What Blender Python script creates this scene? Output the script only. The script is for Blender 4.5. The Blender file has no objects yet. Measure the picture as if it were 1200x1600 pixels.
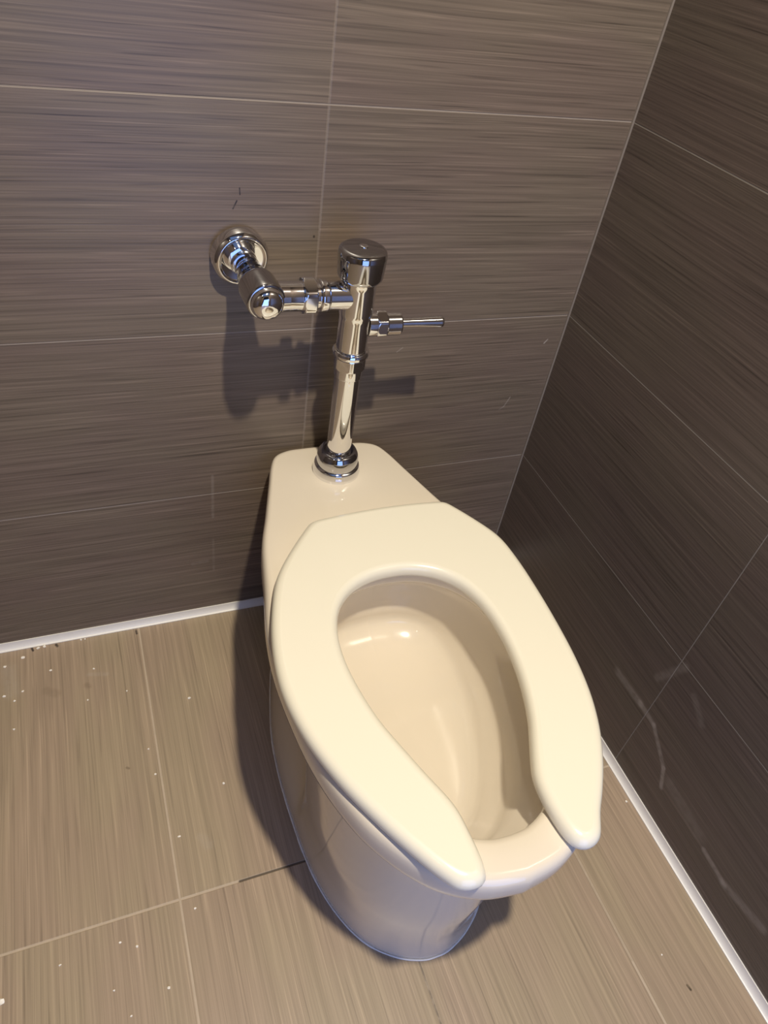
import bpy, bmesh, math, random
from mathutils import Vector, Matrix
random.seed(7)
scene = bpy.context.scene
col = scene.collection
# ------------------------------------------------------------------ camera, light, exposure
cam = bpy.data.cameras.new('camera'); cam_o = bpy.data.objects.new('camera', cam); col.objects.link(cam_o)
cam_o.location = (-0.771708, -0.948430, 1.151038)
cam_o.rotation_euler = (0.837357, -0.135952, -0.353389)
cam.sensor_fit = 'VERTICAL'; cam.sensor_height = 24.0; cam.lens = 24.0*1130.88/1600; cam.clip_start = .01
scene.camera = cam_o
vs = scene.view_settings
scene.display_settings.display_device = 'sRGB'
vs.view_transform = 'Standard'; vs.look = 'None'; vs.gamma = 1.0; vs.use_curve_mapping = False
vs.exposure = 0.0
world = bpy.data.worlds.new('world'); scene.world = world; world.use_nodes = True
world.node_tree.nodes['Background'].inputs[0].default_value = (.62, .68, .85, 1)
world.node_tree.nodes['Background'].inputs[1].default_value = .02

def lamp(name, kind, loc, energy, color, size=.1, rot=(0, 0, 0), size_y=None, spot=None):
    l = bpy.data.lights.new(name, kind); o = bpy.data.objects.new(name, l); col.objects.link(o)
    o.location = loc; o.rotation_euler = rot; l.energy = energy; l.color = color
    if kind == 'AREA':
        l.size = size
        if size_y: l.shape = 'RECTANGLE'; l.size_y = size_y
        else: l.shape = 'DISK'
    else:
        l.shadow_soft_size = size
    if spot: l.spot_size = spot; l.spot_blend = 1.0
    return o
# ceiling downlight above the front of the bowl
lamp('ceiling_downlight', 'AREA', (-.515, -1.0, 2.385), 47, (1, .895, .71), .07)
# second, weaker downlight further left
lamp('ceiling_downlight_far', 'AREA', (-1.55, -1.25, 2.385), 1.3, (1, .85, .72), .06)
# added cool fill from the front, for the blue on pedestal and chrome
lamp('cool_front_fill', 'AREA', (-.55, -1.78, .62), 8.0, (.27, .44, 1.0), .80, (math.radians(90), 0, 0), 1.15)
# added dim blue overhead fill, there to be mirrored in the chrome
lamp('chrome_blue_fill', 'AREA', (-.75, -1.15, 2.392), 1.2, (.25, .48, 1.0), 1.3, (0, 0, 0), .9)

# ------------------------------------------------------------------ helpers
def tag(o, label=None, cat=None, group=None, kind=None):
    if label: o['label'] = label
    if cat: o['category'] = cat
    if group: o['group'] = group
    if kind: o['kind'] = kind
    return o
def link(name, bm, m, parent=None, smooth=True, loc=None):
    me = bpy.data.meshes.new(name)
    bmesh.ops.recalc_face_normals(bm, faces=bm.faces)
    bm.to_mesh(me); bm.free()
    me.materials.append(m)
    for p in me.polygons: p.use_smooth = smooth and len(p.vertices) <= 4
    o = bpy.data.objects.new(name, me); col.objects.link(o)
    if parent: o.parent = parent
    if loc: o.location = loc
    return o
def empty(name, loc):
    o = bpy.data.objects.new(name, None); col.objects.link(o); o.location = loc; o.empty_display_size = .05
    return o
def box_bm(x0, x1, y0, y1, z0, z1):
    bm = bmesh.new()
    bmesh.ops.create_cube(bm, size=1)
    for v in bm.verts:
        v.co = Vector(((x0+x1)/2+v.co.x*(x1-x0), (y0+y1)/2+v.co.y*(y1-y0), (z0+z1)/2+v.co.z*(z1-z0)))
    return bm
def loft_bm(rings, cap0=True, cap1=True):
    bm = bmesh.new(); R = [[bm.verts.new(p) for p in r] for r in rings]
    n = len(R[0])
    for a, b in zip(R, R[1:]):
        for i in range(n):
            bm.faces.new((a[i], a[(i+1) % n], b[(i+1) % n], b[i]))
    if cap0: bm.faces.new(R[0])
    if cap1: bm.faces.new(R[-1])
    return bm
def frame(A, B):
    """4x4 with local +Z from A to B"""
    d = (Vector(B)-Vector(A)).normalized()
    return Matrix.Translation(A) @ d.to_track_quat('Z', 'Y').to_matrix().to_4x4()
def smooth_prof(prof, r):
    """round the corners of a profile [(s, radius), ...] by radius r"""
    out = [prof[0]]
    for i in range(1, len(prof)-1):
        a, b, c = Vector(prof[i-1]), Vector(prof[i]), Vector(prof[i+1])
        la, lc = (a-b).length, (c-b).length
        if la < 1e-6 or lc < 1e-6: out.append(tuple(b)); continue
        ra, rc = min(r, la*.45), min(r, lc*.45)
        p, q = b+(a-b)/la*ra, b+(c-b)/lc*rc
        for k in range(5):
            t = k/4
            out.append(tuple(p*(1-t)**2+b*2*t*(1-t)+q*t*t))
    out.append(prof[-1]); return out
def lathe(name, M, prof, m, parent, n=64, rnd=.0012, hexa=None, inv=None):
    """prof: (distance along axis, radius); hexa = (s0, s1): hexagonal flats there"""
    prof = smooth_prof(prof, rnd)
    rings = []
    for s, r in prof:
        ring = []
        for i in range(n):
            a = 2*math.pi*i/n; rr = r
            if hexa and hexa[0] <= s <= hexa[1]:
                k = math.pi/3; b = (a+k/2) % k - k/2
                rr = min(r, hexa[2]/math.cos(b))
            ring.append(M @ Vector((max(rr, 1e-5)*math.cos(a), max(rr, 1e-5)*math.sin(a), s)))
        rings.append(ring)
    bm = loft_bm(rings, True, True)
    o = link(name, bm, m, None)
    o.modifiers.new('edge', 'EDGE_SPLIT').split_angle = math.radians(38)
    if parent is not None:
        o.data.transform(Matrix.Translation(-parent.location)); o.parent = parent
    return o

# ------------------------------------------------------------------ materials
def new_mat(name):
    m = bpy.data.materials.new(name); m.use_nodes = True
    nt = m.node_tree; return m, nt, nt.nodes['Principled BSDF']
def simple(name, color, rough=.4, metal=0, spec=.5, coat=0, bump=None):
    m, nt, b = new_mat(name)
    b.inputs['Base Color'].default_value = (*color, 1); b.inputs['Roughness'].default_value = rough
    b.inputs['Metallic'].default_value = metal; b.inputs['Specular IOR Level'].default_value = spec
    b.inputs['Coat Weight'].default_value = coat; b.inputs['Coat Roughness'].default_value = .03
    if bump:
        n = nt.nodes.new('ShaderNodeTexNoise'); n.inputs['Scale'].default_value = bump[0]; n.inputs['Detail'].default_value = 3
        g = nt.nodes.new('ShaderNodeTexCoord'); nt.links.new(g.outputs['Object'], n.inputs['Vector'])
        bp = nt.nodes.new('ShaderNodeBump'); bp.inputs['Strength'].default_value = bump[1]; bp.inputs['Distance'].default_value = .001
        nt.links.new(n.outputs['Fac'], bp.inputs['Height']); nt.links.new(bp.outputs['Normal'], b.inputs['Normal'])
    return m
class N:
    def __init__(s, nt): s.nt = nt
    def node(s, t, **k):
        n = s.nt.nodes.new(t)
        for a, v in k.items(): setattr(n, a, v)
        return n
    def put(s, sock, v):
        if isinstance(v, (int, float)): sock.default_value = v
        elif isinstance(v, tuple): sock.default_value = v
        else: s.nt.links.new(v, sock)
    def m(s, op, a, b=0.0, c=0.0):
        n = s.node('ShaderNodeMath', operation=op)
        s.put(n.inputs[0], a); s.put(n.inputs[1], b); s.put(n.inputs[2], c)
        return n.outputs[0]
    def vec(s, x, y, z):
        n = s.node('ShaderNodeCombineXYZ'); s.put(n.inputs[0], x); s.put(n.inputs[1], y); s.put(n.inputs[2], z); return n.outputs[0]
    def noise(s, v, scale=1.0, detail=2.0, rough=.5):
        n = s.node('ShaderNodeTexNoise'); s.put(n.inputs['Vector'], v); n.inputs['Scale'].default_value = scale
        n.inputs['Detail'].default_value = detail; n.inputs['Roughness'].default_value = rough; return n.outputs['Fac']
    def smooth(s, v, lo, hi, a=0.0, b=1.0):
        n = s.node('ShaderNodeMapRange', interpolation_type='SMOOTHSTEP')
        s.put(n.inputs[0], v); n.inputs[1].default_value = lo; n.inputs[2].default_value = hi
        n.inputs[3].default_value = a; n.inputs[4].default_value = b; return n.outputs[0]
    def mix(s, f, a, b):
        n = s.node('ShaderNodeMix', data_type='RGBA'); s.put(n.inputs[0], f); s.put(n.inputs[6], a); s.put(n.inputs[7], b); return n.outputs[2]
    def seg(s, u, v, A, B, r):
        """1 inside a stroke of radius r from A to B in the (u, v) plane"""
        dx, dy = B[0]-A[0], B[1]-A[1]; L2 = dx*dx+dy*dy+1e-9
        pu, pv = s.m('SUBTRACT', u, A[0]), s.m('SUBTRACT', v, A[1])
        t = s.m('DIVIDE', s.m('ADD', s.m('MULTIPLY', pu, dx), s.m('MULTIPLY', pv, dy)), L2)
        n = s.node('ShaderNodeClamp'); s.put(n.inputs[0], t); t = n.outputs[0]
        eu, ev = s.m('SUBTRACT', pu, s.m('MULTIPLY', t, dx)), s.m('SUBTRACT', pv, s.m('MULTIPLY', t, dy))
        d = s.m('SQRT', s.m('ADD', s.m('MULTIPLY', eu, eu), s.m('MULTIPLY', ev, ev)))
        return s.smooth(d, r*.25, r, 1.0, 0.0)
H = .305; Z0 = .3104
def tile_mat(name, plane, base, amp, joints_u, joints_v, grout, gw, marks=(), rough=.36, dark_joints=(), warm=0):
    """u = axis along the streaks, v = across; joints_*: ('rep', origin, pitch) or ('one', position)"""
    m, nt, bs = new_mat(name); n = N(nt)
    tc = n.node('ShaderNodeTexCoord'); sp = n.node('ShaderNodeSeparateXYZ'); nt.links.new(tc.outputs['Object'], sp.inputs[0])
    ax = {'x': sp.outputs[0], 'y': sp.outputs[1], 'z': sp.outputs[2]}
    u, v = ax[plane[0]], ax[plane[1]]
    # tile index -> offset so that streaks stop at the joints
    iu = n.m('FLOOR', n.m('DIVIDE', n.m('SUBTRACT', u, joints_u[0][1]), joints_u[0][2] if joints_u[0][0] == 'rep' else 50))
    iv = n.m('FLOOR', n.m('DIVIDE', n.m('SUBTRACT', v, joints_v[0][1]), joints_v[0][2]))
    off = n.m('ADD', n.m('MULTIPLY', iu, 7.31), n.m('MULTIPLY', iv, 3.77))
    uu = n.m('ADD', u, off)
    # slight waviness of the streaks
    wob = n.m('MULTIPLY', n.m('SUBTRACT', n.noise(n.vec(n.m('MULTIPLY', uu, 3.0), n.m('MULTIPLY', v, 6.0), 0.0), 1, 1), .5), .006)
    vw = n.m('ADD', v, wob)
    s1 = n.noise(n.vec(n.m('MULTIPLY', uu, 4.0), n.m('MULTIPLY', vw, 400.0), 0.0), 1, 1, .6)
    s2 = n.noise(n.vec(n.m('MULTIPLY', uu, 2.0), n.m('MULTIPLY', vw, 150.0), 5.0), 1, 2, .6)
    s3 = n.noise(n.vec(n.m('MULTIPLY', uu, 4.0), n.m('MULTIPLY', v, 9.0), 9.0), 1, 2, .5)
    s4 = n.noise(n.vec(n.m('MULTIPLY', uu, 6.0), n.m('MULTIPLY', vw, 250.0), 15.0), 1, 1, .6)
    d = n.m('ADD', n.m('MULTIPLY', n.m('SUBTRACT', s1, .5), 2.4*amp), n.m('MULTIPLY', n.m('SUBTRACT', s2, .5), 2.6*amp))
    d = n.m('ADD', d, n.m('MULTIPLY', n.m('SUBTRACT', s3, .5), .5*amp))
    d = n.m('ADD', d, n.m('MULTIPLY', n.m('SUBTRACT', n.smooth(s4, .60, .74), .08), .95*amp))
    d = n.m('SUBTRACT', d, n.m('MULTIPLY', n.m('SUBTRACT', n.smooth(s4, .40, .26), .08), .95*amp))
    f = n.m('ADD', 1.0, d)
    hue = n.mix(n.smooth(s3, .35, .65), (base[0]*1.015, base[1]*.99, base[2]*1.0, 1), (base[0]*.985, base[1]*1.0, base[2]*.96, 1))
    sc = n.node('ShaderNodeVectorMath', operation='SCALE'); nt.links.new(hue, sc.inputs[0]); n.put(sc.inputs['Scale'], f)
    c = sc.outputs[0]
    # joints
    gm = None
    for a, J in ((u, joints_u), (v, joints_v)):
        for j in J:
            if j[0] == 'rep': dist = n.m('PINGPONG', n.m('SUBTRACT', a, j[1]-j[2]*64), j[2]/2); w = j[3] if len(j) > 3 else gw; kk = j[4] if len(j) > 4 else 1.0
            else: dist = n.m('ABSOLUTE', n.m('SUBTRACT', a, j[1])); w = gw; kk = 1.0
            g = n.smooth(dist, w*.3, w*.62, kk, 0.0)
            gm = g if gm is None else n.m('MAXIMUM', gm, g)
    gn = n.noise(n.vec(n.m('MULTIPLY', u, 60), n.m('MULTIPLY', v, 60), 0.0), 1, 3)
    gc = n.mix(gn, tuple(x*.85 for x in grout)+(1,), tuple(min(1, x*1.12) for x in grout)+(1,))
    for A, B in dark_joints:      # missing grout: dark open gap
        gc = n.mix(n.seg(u, v, A, B, .004), gc, (.07, .055, .04, 1))
    c = n.mix(n.m('MULTIPLY', gm, .85), c, gc)
    for A, B, r, k, colr in marks:
        msk = n.m('MULTIPLY', n.seg(u, v, A, B, r), k)
        msk = n.m('MULTIPLY', msk, n.smooth(n.noise(n.vec(n.m('MULTIPLY', u, 90), n.m('MULTIPLY', v, 90), 2.0), 1, 3), .25, .6, .45, 1.0))
        c = n.mix(msk, c, colr)
    nt.links.new(c, bs.inputs['Base Color'])
    n.put(bs.inputs['Roughness'], n.m('ADD', n.m('MULTIPLY', s2, .12), n.m('ADD', n.m('MULTIPLY', gm, .3), rough-.06)))
    bs.inputs['Specular IOR Level'].default_value = .35
    bp = n.node('ShaderNodeBump'); bp.inputs['Strength'].default_value = .6; bp.inputs['Distance'].default_value = .0008
    n.put(bp.inputs['Height'], n.m('SUBTRACT', n.m('MULTIPLY', s1, .35), gm)); nt.links.new(bp.outputs['Normal'], bs.inputs['Normal'])
    return m
WALL = (.168, .131, .104)
pale = (.50, .45, .40, 1); black = (.02, .015, .012, 1)
m_back = tile_mat('back_wall_tile', 'xz', WALL, .33, [('rep', -.461, .61, .0034, .35)], [('rep', Z0, H), ('one', 0.0)], (.34, .29, .25), .0022, rough=.34,
    marks=[((-.571, .819), (-.5705, .811), .0013, .9, black), ((-.5745, .803), (-.5795, .793), .0014, .95, black), ((-.468, .7565), (-.468, .7555), .0022, .95, black),
           ((-.033, .563), (-.028, .570), .0018, .8, pale), ((-.086, .428), (-.078, .434), .0016, .35, pale), ((-.078, .434), (-.070, .454), .0016, .35, pale),
           ((-.314, .565), (-.305, .572), .0016, .3, pale),
           ((-.615, .350), (-.6165, .255), .0035, .16, pale), ((-.617, .20), (-.6175, .12), .003, .10, pale),
           ((-.63, .147), (-.655, .145), .006, .10, pale)])
m_wall_shaded = tile_mat('wall_tile_shaded', 'yz', (WALL[0]*.63, WALL[1]*.63, WALL[2]*.67), .29, [('rep', -.519, .61)], [('rep', Z0, H)], (.26, .235, .21), .0018, rough=.34,  # same tile as the back wall, its shade put into a darker colour
    marks=[((-.433, .165), (-.50, .167), .012, .22, pale), ((-.50, .167), (-.540, .164), .009, .28, pale), ((-.54, .164), (-.595, .121), .007, .30, pale),
           ((-.595, .121), (-.611, .086), .006, .35, pale), ((-.72, .090), (-.77, .085), .008, .30, pale), ((-.77, .085), (-.84, .104), .012, .20, pale),
           ((-.62, .11), (-.70, .10), .02, .10, pale), ((-.53, .31), (-.50, .24), .010, .12, pale), ((-.567, .283), (-.60, .26), .010, .10, pale)])
m_floor = tile_mat('floor_tile', 'yx', (.365, .285, .203), .20, [('rep', -.521, .61)], [('rep', -.4594, H)], (.54, .44, .33), .0038, rough=.36,
    dark_joints=[((-.5215, -.677), (-.5215, -.50))],
    marks=[((-.69, -.4594), (-.95, -.4594), .0022, .75, (.10, .08, .055, 1)), ((-.08, -.155), (-.80, -.155), .0042, .62, (.37, .29, .205, 1)),
           ((-.012, -.911), (-.016, -.909), .004, .95, black), ((-.010, -.952), (-.016, -.950), .003, .9, black), ((-.014, -.770), (-.021, -.7695), .003, .95, black),
           ((-.855, -.0925), (-.861, -.091), .0028, .9, (.05, .035, .02, 1)), ((-.115, -.865), (-.118, -.862), .008, .3, (.15, .11, .07, 1)),
           ((-.11, -.93), (-.12, -.915), .012, .22, (.15, .11, .07, 1)), ((-.293, -.815), (-.295, -.812), .003, .5, (.12, .09, .06, 1)),
           ((-.093, -.86), (-.10, -.83), .006, .18, pale), ((-.05, -.99), (-.10, -.985), .02, .18, pale), ((-.44, -.72), (-.455, -.712), .012, .12, pale)])
m_plaster = simple('ceiling_paint', (.20, .19, .18), .8)
m_trim = simple('trim_metal', (.86, .84, .79), .42, 0, .6, bump=(60, .25))
m_china = simple('vitreous_china', (.765, .69, .575), .11, 0, .5, .5)
m_seat = simple('seat_plastic', (.84, .80, .67), .2, 0, .5, .15)
m_chrome = simple('chrome', (.80, .80, .82), .045, 1)
m_chrome_darkrefl = simple('chrome_dark_reflection', (.50, .50, .52), .07, 1)  # same chrome, darkened in colour to imitate dark reflections
m_caulk = simple('white_caulk', (.92, .90, .86), .5)
m_crumb = simple('grout_crumb', (.93, .88, .78), .5)
m_lens = simple('lamp_lens', (.9, .9, .9), .3)

# ------------------------------------------------------------------ the room
LX, FY, CZ = -1.75, -1.8, 2.4
def struct(name, bm, m, smooth=False): return tag(link(name, bm, m, smooth=smooth), kind='structure')
struct('floor', box_bm(LX-.1, .1, FY-.6, .1, -.08, 0), m_floor)
struct('wall_back', box_bm(LX-.1, .1, 0, .1, 0, CZ), m_back)
struct('wall_right', box_bm(0, .1, FY-.1, 0, 0, CZ), m_wall_shaded)
struct('wall_left', box_bm(LX-.1, LX, FY-.1, 0, 0, CZ), m_wall_shaded)
fw = box_bm(LX, -1.2, FY-.1, FY, 0, CZ)
for a in ((-.2, 0, 0, CZ), (-1.2, -.2, 2.08, CZ)):
    b2 = box_bm(a[0], a[1], FY-.1, FY, a[2], a[3]); me = bpy.data.meshes.new('t'); b2.to_mesh(me); fw.from_mesh(me); b2.free(); bpy.data.meshes.remove(me)
struct('wall_front', fw, m_back)
struct('ceiling', box_bm(LX-.1, .1, FY-.1, .1, CZ, CZ+.08), m_plaster)
# metal cove trim along the foot of the walls (concave profile)
def cove(name, pts_axis, length, m):
    d, h = .0085, .017
    prof = [(0, 0), (d, 0), (d, .0015)]
    for k in range(9):
        a = math.pi/2*k/8
        prof.append((d-(d-.0018)*math.sin(a), .0015+(h-.0015)*(1-math.cos(a))))
    prof += [(0, h)]
    if pts_axis == 'x': rings = [[Vector((x, -p-.0002, z+.0002)) for p, z in prof] for x in (LX+.002, -.0005)]
    else: rings = [[Vector((-p-.0002, y, z+.0002)) for p, z in prof] for y in (FY+.002, -.0095)]
    o = link(name, loft_bm(rings), m, smooth=True); o.modifiers.new('e', 'EDGE_SPLIT').split_angle = math.radians(35)
    return tag(o, kind='structure')
cove('trim_1', 'x', 0, m_trim)
cove('trim_2', 'y', 0, m_trim)
# corner grout bead between the two tiled walls
bead = link('trim_3', box_bm(-.0032, 0, -.0032, 0, .021, CZ), simple('corner_grout', (.23, .195, .168), .7), smooth=False); tag(bead, kind='structure')

# ------------------------------------------------------------------ outline tools
def catmull(pts, closed=False, k=10):
    out = []; n = len(pts)
    for i in range(n if closed else n-1):
        g = (lambda j: pts[j % n]) if closed else (lambda j: pts[max(0, min(n-1, j))])
        p0, p1, p2, p3 = (Vector(g(i+d)) for d in (-1, 0, 1, 2))
        for t in range(k):
            t /= k
            out.append(.5*((2*p1)+(p2-p0)*t+(2*p0-5*p1+4*p2-p3)*t*t+(3*p1-p0-3*p2+p3)*t**3))
    if not closed: out.append(Vector(pts[-1]))
    return out
def sym(prof, cx):
    """prof = [(v, w)] from back centre to front centre -> closed outline in (x, y)"""
    c = catmull([(-w, v) for v, w in prof], k=14)
    L = [Vector((cx+p[0], -p[1])) for p in c]
    R = [Vector((2*cx-p.x, p.y)) for p in L]
    return L+R[::-1][1:-1]
CEN = Vector((-.426, -.44))
def ray(poly, ang):
    d = Vector((math.cos(ang), math.sin(ang))); best = 0
    n = len(poly)
    for i in range(n):
        a, b = poly[i]-CEN, poly[(i+1) % n]-CEN; e = b-a
        den = d.x*e.y-d.y*e.x
        if abs(den) < 1e-12: continue
        t = (a.x*e.y-a.y*e.x)/den; s = (a.x*d.y-a.y*d.x)/den
        if -1e-9 <= s <= 1+1e-9 and t > best: best = t
    return best
def arcsample(poly, n):
    P = poly+[poly[0]]; L = [0]
    for a, b in zip(P, P[1:]): L.append(L[-1]+(b-a).length)
    out = []; j = 0
    for i in range(n):
        s = L[-1]*i/n
        while L[j+1] < s: j += 1
        t = (s-L[j])/max(1e-12, L[j+1]-L[j]); out.append(P[j].lerp(P[j+1], t))
    return out

# ------------------------------------------------------------------ toilet
CX = -.426
top = sym([(.007, 0), (.007, .045), (.009, .068), (.020, .090), (.045, .103), (.09, .117), (.157, .138), (.22, .158), (.304, .174), (.37, .187), (.44, .191),
           (.52, .185), (.575, .175), (.62, .161), (.66, .143), (.70, .115), (.73, .083), (.749, .044), (.756, 0)], CX)
foot = sym([(.12, 0), (.12, .05), (.128, .085), (.16, .108), (.213, .124), (.29, .141), (.36, .148), (.44, .1475), (.52, .142), (.58, .130), (.63, .110), (.665, .085),
            (.69, .052), (.703, .02), (.705, 0)], -.433)
waist = sym([(.10, 0), (.10, .05), (.11, .08), (.15, .098), (.22, .106), (.30, .110), (.38, .114), (.44, .119), (.458, .1315), (.475, .141), (.53, .142), (.58, .134), (.63, .115),
            (.665, .090), (.69, .056), (.706, .02), (.708, 0)], -.432)
hole = sym([(.318, 0), (.323, .040), (.338, .073), (.365, .102), (.41, .123), (.47, .130), (.54, .125), (.60, .109), (.65, .086), (.685, .058), (.702, .026), (.705, 0)], CX)
b1 = sym([(.292, 0), (.298, .045), (.318, .085), (.36, .113), (.41, .123), (.46, .119), (.52, .108), (.575, .092), (.62, .072), (.655, .045), (.67, .02), (.673, 0)], CX)
b2 = sym([(.288, 0), (.293, .045), (.312, .082), (.35, .105), (.40, .113), (.45, .108), (.51, .096), (.56, .080), (.60, .060), (.632, .036), (.648, .014), (.650, 0)], CX)
b3 = sym([(.30, 0), (.305, .04), (.32, .068), (.35, .086), (.39, .092), (.44, .085), (.49, .070), (.53, .052), (.56, .034), (.58, .015), (.583, 0)], CX)
dirs = arcsample(top, 320)
ANG = [math.atan2((p-CEN).y, (p-CEN).x) for p in dirs]
rad = {k: [ray(P, a) for a in ANG] for k, P in dict(top=top, foot=foot, waist=waist, hole=hole, b1=b1, b2=b2, b3=b3).items()}
def ring(key, z, off=0.0, mixwith=None, t=0.0, scale=1.0):
    out = []
    for i, a in enumerate(ANG):
        r = rad[key][i]
        if mixwith: r = r*(1-t)+rad[mixwith][i]*t
        r = (r+off)*scale
        out.append(Vector((CEN.x+r*math.cos(a), CEN.y+r*math.sin(a), z)))
    return out
ZT = .400
def shelfz(p, z, thr=.215):   # body underside is deeper under the rear shelf
    return z
rings = [ring('foot', .0006, -.003), ring('foot', .004), ring('foot', .012, -.001), ring('foot', .03, -.004, 'waist', .08), ring('foot', .06, -.006, 'waist', .30), ring('foot', .11, -.004, 'waist', .70),
         ring('waist', .17, 0, 'foot', .15), ring('waist', .23, -.001, 'foot', .75)]
# under-rim sweep; at the back the shelf block comes down lower than the rim
def drop(zf, zb, key, off, mixwith=None, t=0):
    R = ring(key, 0, off, mixwith, t)
    for p in R:
        v = -p.y; k = min(1, max(0, (v-.16)/.16)); k = k*k*(3-2*k); p.z = zb*(1-k)+zf*k
    return R
rings += [drop(.29, .255, 'waist', .002, 'foot', .9), drop(.328, .27, 'waist', .006, 'foot', .9), drop(.342, .285, 'foot', .004, 'top', .60),
          drop(.346, .297, 'top', -.010), drop(.351, .310, 'top', -.0045), drop(.358, .325, 'top', -.0015), drop(.368, .35, 'top', 0), drop(.379, .370, 'top', 0),
          ring('top', .388, -.0005), ring('top', .393, -.0022), ring('top', .397, -.0052), ring('top', .3992, -.0090), ring('top', ZT, -.014),
          ring('hole', ZT, .022), ring('hole', .3995, .010), ring('hole', .3975, .004), ring('hole', .394, .001), ring('hole', .388, 0), ring('hole', .378, .0005), ring('hole', .3725, .003), ring('hole', .3695, .008),
          ring('hole', .366, .014), ring('hole', .352, .016, 'b1', .2), ring('b1', .33, .011), ring('b1', .29), ring('b1', .274, -.001, 'b2', .4), ring('b2', .262, -.002), ring('b2', .254, -.007), ring('b2', .247, -.016), ring('b2', .240, -.030), ring('b2', .234, -.048),
          ring('b2', .230, -.012, None, 0, .45), ring('b2', .2285, 0, None, 0, .2), ring('b2', .228, 0, None, 0, .06)]
toilet = empty('toilet', (CX, -.42, 0))
tag(toilet, 'cream floor mounted toilet with open front seat and no lid in the tiled corner', 'toilet')
def tparent(o, p):
    w = Vector((0, 0, 0)); q = p
    while q: w += q.location; q = q.parent
    o.data.transform(Matrix.Translation(-w)); o.parent = p
bowl = link('bowl', loft_bm(rings), m_china)
tparent(bowl, toilet)
# caulk bead round the foot
def tube_ring(path, r, n=8, rr=None):
    rings = []; m_ = len(path)
    for i, p in enumerate(path):
        q, s = path[(i+1) % m_], path[i-1]; t = (q-s).normalized(); nrm = Vector((t.y, -t.x, 0))
        k = rr(i) if rr else 1
        rings.append([p+nrm*(r*k*math.cos(2*math.pi*j/n))+Vector((0, 0, r*k*math.sin(2*math.pi*j/n))) for j in range(n)])
    rings.append(rings[0])
    return loft_bm(rings, False, False)
fp = ring('foot', .0012, .0006)
rnd_ = [random.random() for _ in range(len(fp))]
ck = link('caulk_bead', tube_ring(fp, .0015, rr=lambda i: .75+.4*rnd_[i//5]), m_caulk)
ck['label'] = 'thin white caulk line round the foot'
tparent(ck, toilet)

# seat: open-front ring, outline measured left and right (v from the wall, x)
left = [(.290, -.5750), (.33, -.5945), (.40, -.6140), (.47, -.6215), (.535, -.6135), (.60, -.5925), (.66, -.5635), (.71, -.5340), (.735, -.5165)]
seat_out = [(-.5070, .2085), (-.5115, .2120), (-.5180, .2185), (-.545, .2500)] + [(x, v) for v, x in left] + [(-.507, .7445), (-.4950, .7485), (-.4830, .7475), (-.4765, .7400), (-.4745, .722), (-.4750, .700), (-.4770, .672), (-.4830, .652),
            (-.494, .625), (-.507, .590), (-.5215, .548), (-.531, .500), (-.5345, .455), (-.5300, .412), (-.5160, .376), (-.4920, .350), (-.4600, .335), (-.4265, .331), (-.393, .335), (-.361, .350), (-.337, .376),
            (-.3235, .412), (-.3190, .455), (-.3215, .500), (-.3305, .548), (-.344, .590), (-.3580, .620), (-.3700, .645), (-.3770, .664), (-.3795, .690), (-.3775, .718), (-.3730, .7370), (-.3645, .7465), (-.3510, .7485), (-.3375, .7415),
            (-.3240, .7200), (-.3080, .700), (-.2860, .6680), (-.2660, .630), (-.2500, .585), (-.2390, .530), (-.2330, .470), (-.2300, .410), (-.2300, .350), (-.2360, .300),
            (-.2580, .255), (-.2830, .2150), (-.2890, .2080), (-.2960, .2060), (-.3060, .2052), (-.34, .2020), (-.39, .2005), (-.44, .2020), (-.480, .2055), (-.499, .2073)]
so = [Vector((p[0], -p[1])) for p in catmull([(x, v) for x, v in seat_out], closed=True, k=8)]
so = arcsample(so, 520)
area = sum(a.x*b.y-b.x*a.y for a, b in zip(so, so[1:]+so[:1]))
def inset(poly, d):
    n = len(poly); out = []
    for i in range(n):
        t = (poly[(i+2) % n]-poly[i-2]).normalized(); nr = Vector((-t.y, t.x)) if area > 0 else Vector((t.y, -t.x))
        out.append(poly[i]+nr*d)
    for _ in range(2+int(d*900)): out = [(out[i-1]+out[i]*2+out[(i+1) % n])/4 for i in range(n)]
    return out
sr = []
for d, z in ((.004, .4022), (.0008, .4036), (0, .4070), (0, .4120), (.0012, .4163), (.0038, .4196), (.0070, .4215), (.0105, .4224), (.0118, .4225)):
    q = inset(so, d) if d else so
    sr.append([Vector((p.x, p.y, z)) for p in q])
seat = link('seat', loft_bm(sr), m_seat)
tparent(seat, toilet)
# bumpers under the seat
for x, y in ((-.57, -.50), (-.282, -.50), (-.500, -.655), (-.350, -.655)):
    o = lathe('bumper', Matrix.Translation((x, y, .3994)), [(0, .006), (.003, .006)], m_seat, None, 16); tparent(o, toilet)
# hinge posts under the rear edge of the seat
for x in (-.49, -.33):
    bmh = box_bm(x-.012, x+.012, -.245, -.222, .3995, .4025)
    o = link('hinge', bmh, m_seat, smooth=False); tparent(o, toilet)

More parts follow.
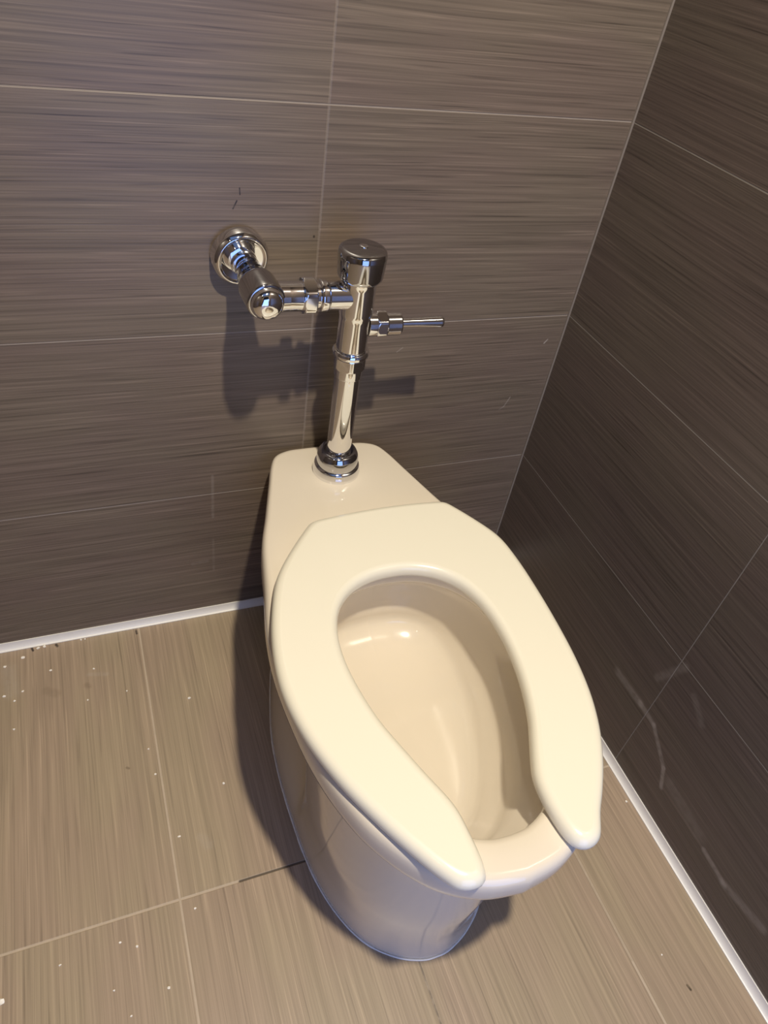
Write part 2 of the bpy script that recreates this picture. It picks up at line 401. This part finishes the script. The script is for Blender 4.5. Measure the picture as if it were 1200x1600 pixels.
# ------------------------------------------------------------------ flush valve
valve = empty('flush_valve', (-.427, -.081, .4))
tag(valve, 'chrome flush valve with side lever on a pipe rising from the toilet shelf', 'flush valve')
A0, A1 = Vector((-.4275, -.0805, .4003)), Vector((-.4300, -.0925, .776))
MV = frame(A0, A1)
lathe('spud_flange', MV, [(0, .0385), (.006, .0388), (.016, .0365), (.0185, .033), (.0185, .015)], m_chrome, valve)
lathe('spud_nut', MV, [(.0175, .020), (.0175, .0335), (.030, .0340), (.037, .0325), (.044, .0285), (.046, .024), (.043, .0212)], m_chrome_darkrefl, valve, rnd=.002)
lathe('flush_tube', MV, [(.030, .0195), (.215, .0195)], m_chrome, valve)
lathe('tube_collar', MV, [(.186, .0196), (.186, .0212), (.203, .0212), (.203, .0196)], m_chrome, valve)
lathe('coupling_nut', MV, [(.201, .0195), (.201, .0232), (.204, .0245), (.219, .0245), (.222, .0236), (.222, .0262), (.227, .0268), (.231, .0250), (.231, .020)], m_chrome, valve, rnd=.001, hexa=(.2005, .2195, .0222))
lathe('valve_body', MV, [(.229, .0195), (.231, .0222), (.262, .0222), (.282, .0222), (.288, .0236), (.331, .0238), (.337, .0255), (.341, .0255), (.341, .018)], m_chrome, valve, rnd=.003)
cap = lathe('valve_cap', MV, [(.338, .020), (.338, .0285), (.343, .0312), (.371, .0328), (.3775, .0315), (.3800, .0270), (.3812, .012), (.3814, 0)], m_chrome_darkrefl, valve, rnd=.002)
bt = lathe('cap_button', MV, [(.379, .0065), (.3822, .0060), (.3830, .0045), (.3830, 0)], m_chrome, None, 32, .0004); tparent(bt, cap)
# horizontal inlet to the left
HZ = .714
MH = frame(Vector((-.430, -.0905, HZ)), Vector((-.56, -.0935, HZ+.003)))
lathe('inlet_branch', MH, [(.010, .0195), (.044, .0195), (.046, .0215), (.054, .0215), (.056, .020), (.056, .017)], m_chrome, valve, rnd=.001)
lathe('inlet_tube', MH, [(.050, .0172), (.104, .0172)], m_chrome, valve)
lathe('union_nut', MH, [(.0625, .018), (.0625, .0235), (.0645, .0255), (.0775, .0255), (.0795, .0235), (.0795, .018)], m_chrome, valve, rnd=.0008, hexa=(.0620, .080, .0228))
lathe('stop_branch', MH, [(.0780, .0172), (.0780, .0198), (.0985, .0198), (.112, .0205)], m_chrome, valve, rnd=.001)
# supply out of the wall and the control stop
W0, W1 = Vector((-.5725, -.0003, .7335)), Vector((-.5585, -.1300, .7175))
MS = frame(W0, W1)
lathe('wall_escutcheon', MS, [(-.001, .0385), (.004, .0390), (.014, .0385), (.0195, .0345), (.0200, .0320), (.0180, .0300), (.0150, .0180), (.0145, .015)], m_chrome, valve, rnd=.002)
lathe('supply_pipe', MS, [(.008, .0160), (.050, .0160)], m_chrome, valve)
lathe('pipe_collar', MS, [(.013, .0165), (.013, .0185), (.024, .0185), (.026, .0165)], m_chrome, valve, rnd=.001)
lathe('control_stop', MS, [(.028, .0150), (.028, .0178), (.048, .0180), (.066, .0215), (.078, .0255), (.108, .0258), (.1135, .0255), (.1155, .0238), (.1155, .019)], m_chrome_darkrefl, valve, rnd=.004)
lathe('stop_cap', MS, [(.108, .0222), (.118, .0221), (.1225, .0210), (.1265, .0182), (.1295, .0140), (.1310, .0090), (.1318, .0045), (.1320, 0)], m_chrome, valve, rnd=.003)
# handle on the right
MHd = frame(Vector((-.4290, -.0895, .6690)), Vector((-.2920, -.0895, .6665)))
lathe('handle_boss', MHd, [(.018, .0180), (.030, .0180), (.032, .015)], m_chrome, valve, rnd=.001)
sock = lathe('handle_socket', MHd, [(.030, .014), (.030, .0185), (.032, .0200), (.044, .0200), (.0455, .0175), (.066, .0175), (.068, .0165), (.068, .006)], m_chrome, valve, rnd=.0008, hexa=(.0295, .0445, .0178))
lv = lathe('lever', MHd, [(.064, .0068), (.090, .0072), (.133, .0086), (.1365, .0080), (.1368, 0)], m_chrome, valve, rnd=.0008)

# ------------------------------------------------------------------ crumbs on the floor
spots = [(-.698, -.188, 2.0), (-.671, -.363, 1.9), (-.778, -.269, 1.3), (-.773, -.317, 1.2), (-.927, -.556, 1.2), (-.829, -.564, 1.6), (-.746, -.539, 1.3), (-.795, -.627, 1.5), (-.863, -.608, 1.2),
         (-.845, -.644, 1.2), (-.982, -.174, 1.6), (-.981, -.118, 1.6), (-.968, -.101, 1.4), (-.997, -.104, 1.9), (-.996, -.041, 1.7), (-.967, -.028, 2.0), (-.865, -.147, 1.3), (-.851, -.083, 1.4),
         (-.105, -.809, 1.1), (-.017, -.588, 1.4), (-.85, -.552, 1.0), (-.931, -.0120, 2.4), (-.941, -.0125, 2.0), (-.868, -.0115, 1.5), (-.861, -.0115, 1.4), (-.752, -.429, 1.3), (-.922, -.0680, 1.4), (-.8, -.145, 1.0)]
def crumb_bm(s):
    bm = bmesh.new(); bmesh.ops.create_icosphere(bm, subdivisions=2, radius=1)
    for v in bm.verts:
        v.co *= random.uniform(.62, 1.15); v.co.x *= s[0]; v.co.y *= s[1]; v.co.z = max(v.co.z, -.5)*s[2]
    z = min(v.co.z for v in bm.verts)
    for v in bm.verts: v.co.z -= z
    return bm
for x, y, s in spots:
    s *= .0014
    o = link('grout_crumb', crumb_bm((s*random.uniform(.8, 1.4), s*random.uniform(.7, 1.1), s*.7)), m_crumb, loc=(x, y, 0), smooth=False)
    tag(o, 'tiny white crumb of debris lying on the brown floor tiles', 'crumb', 'white crumbs scattered on the floor tiles')
big = link('paper_scrap', crumb_bm((.0055, .0045, .0022)), m_crumb, loc=(-.9985, -.577, 0), smooth=False)
tag(big, 'largest white scrap of debris on the floor at the lower left', 'debris')
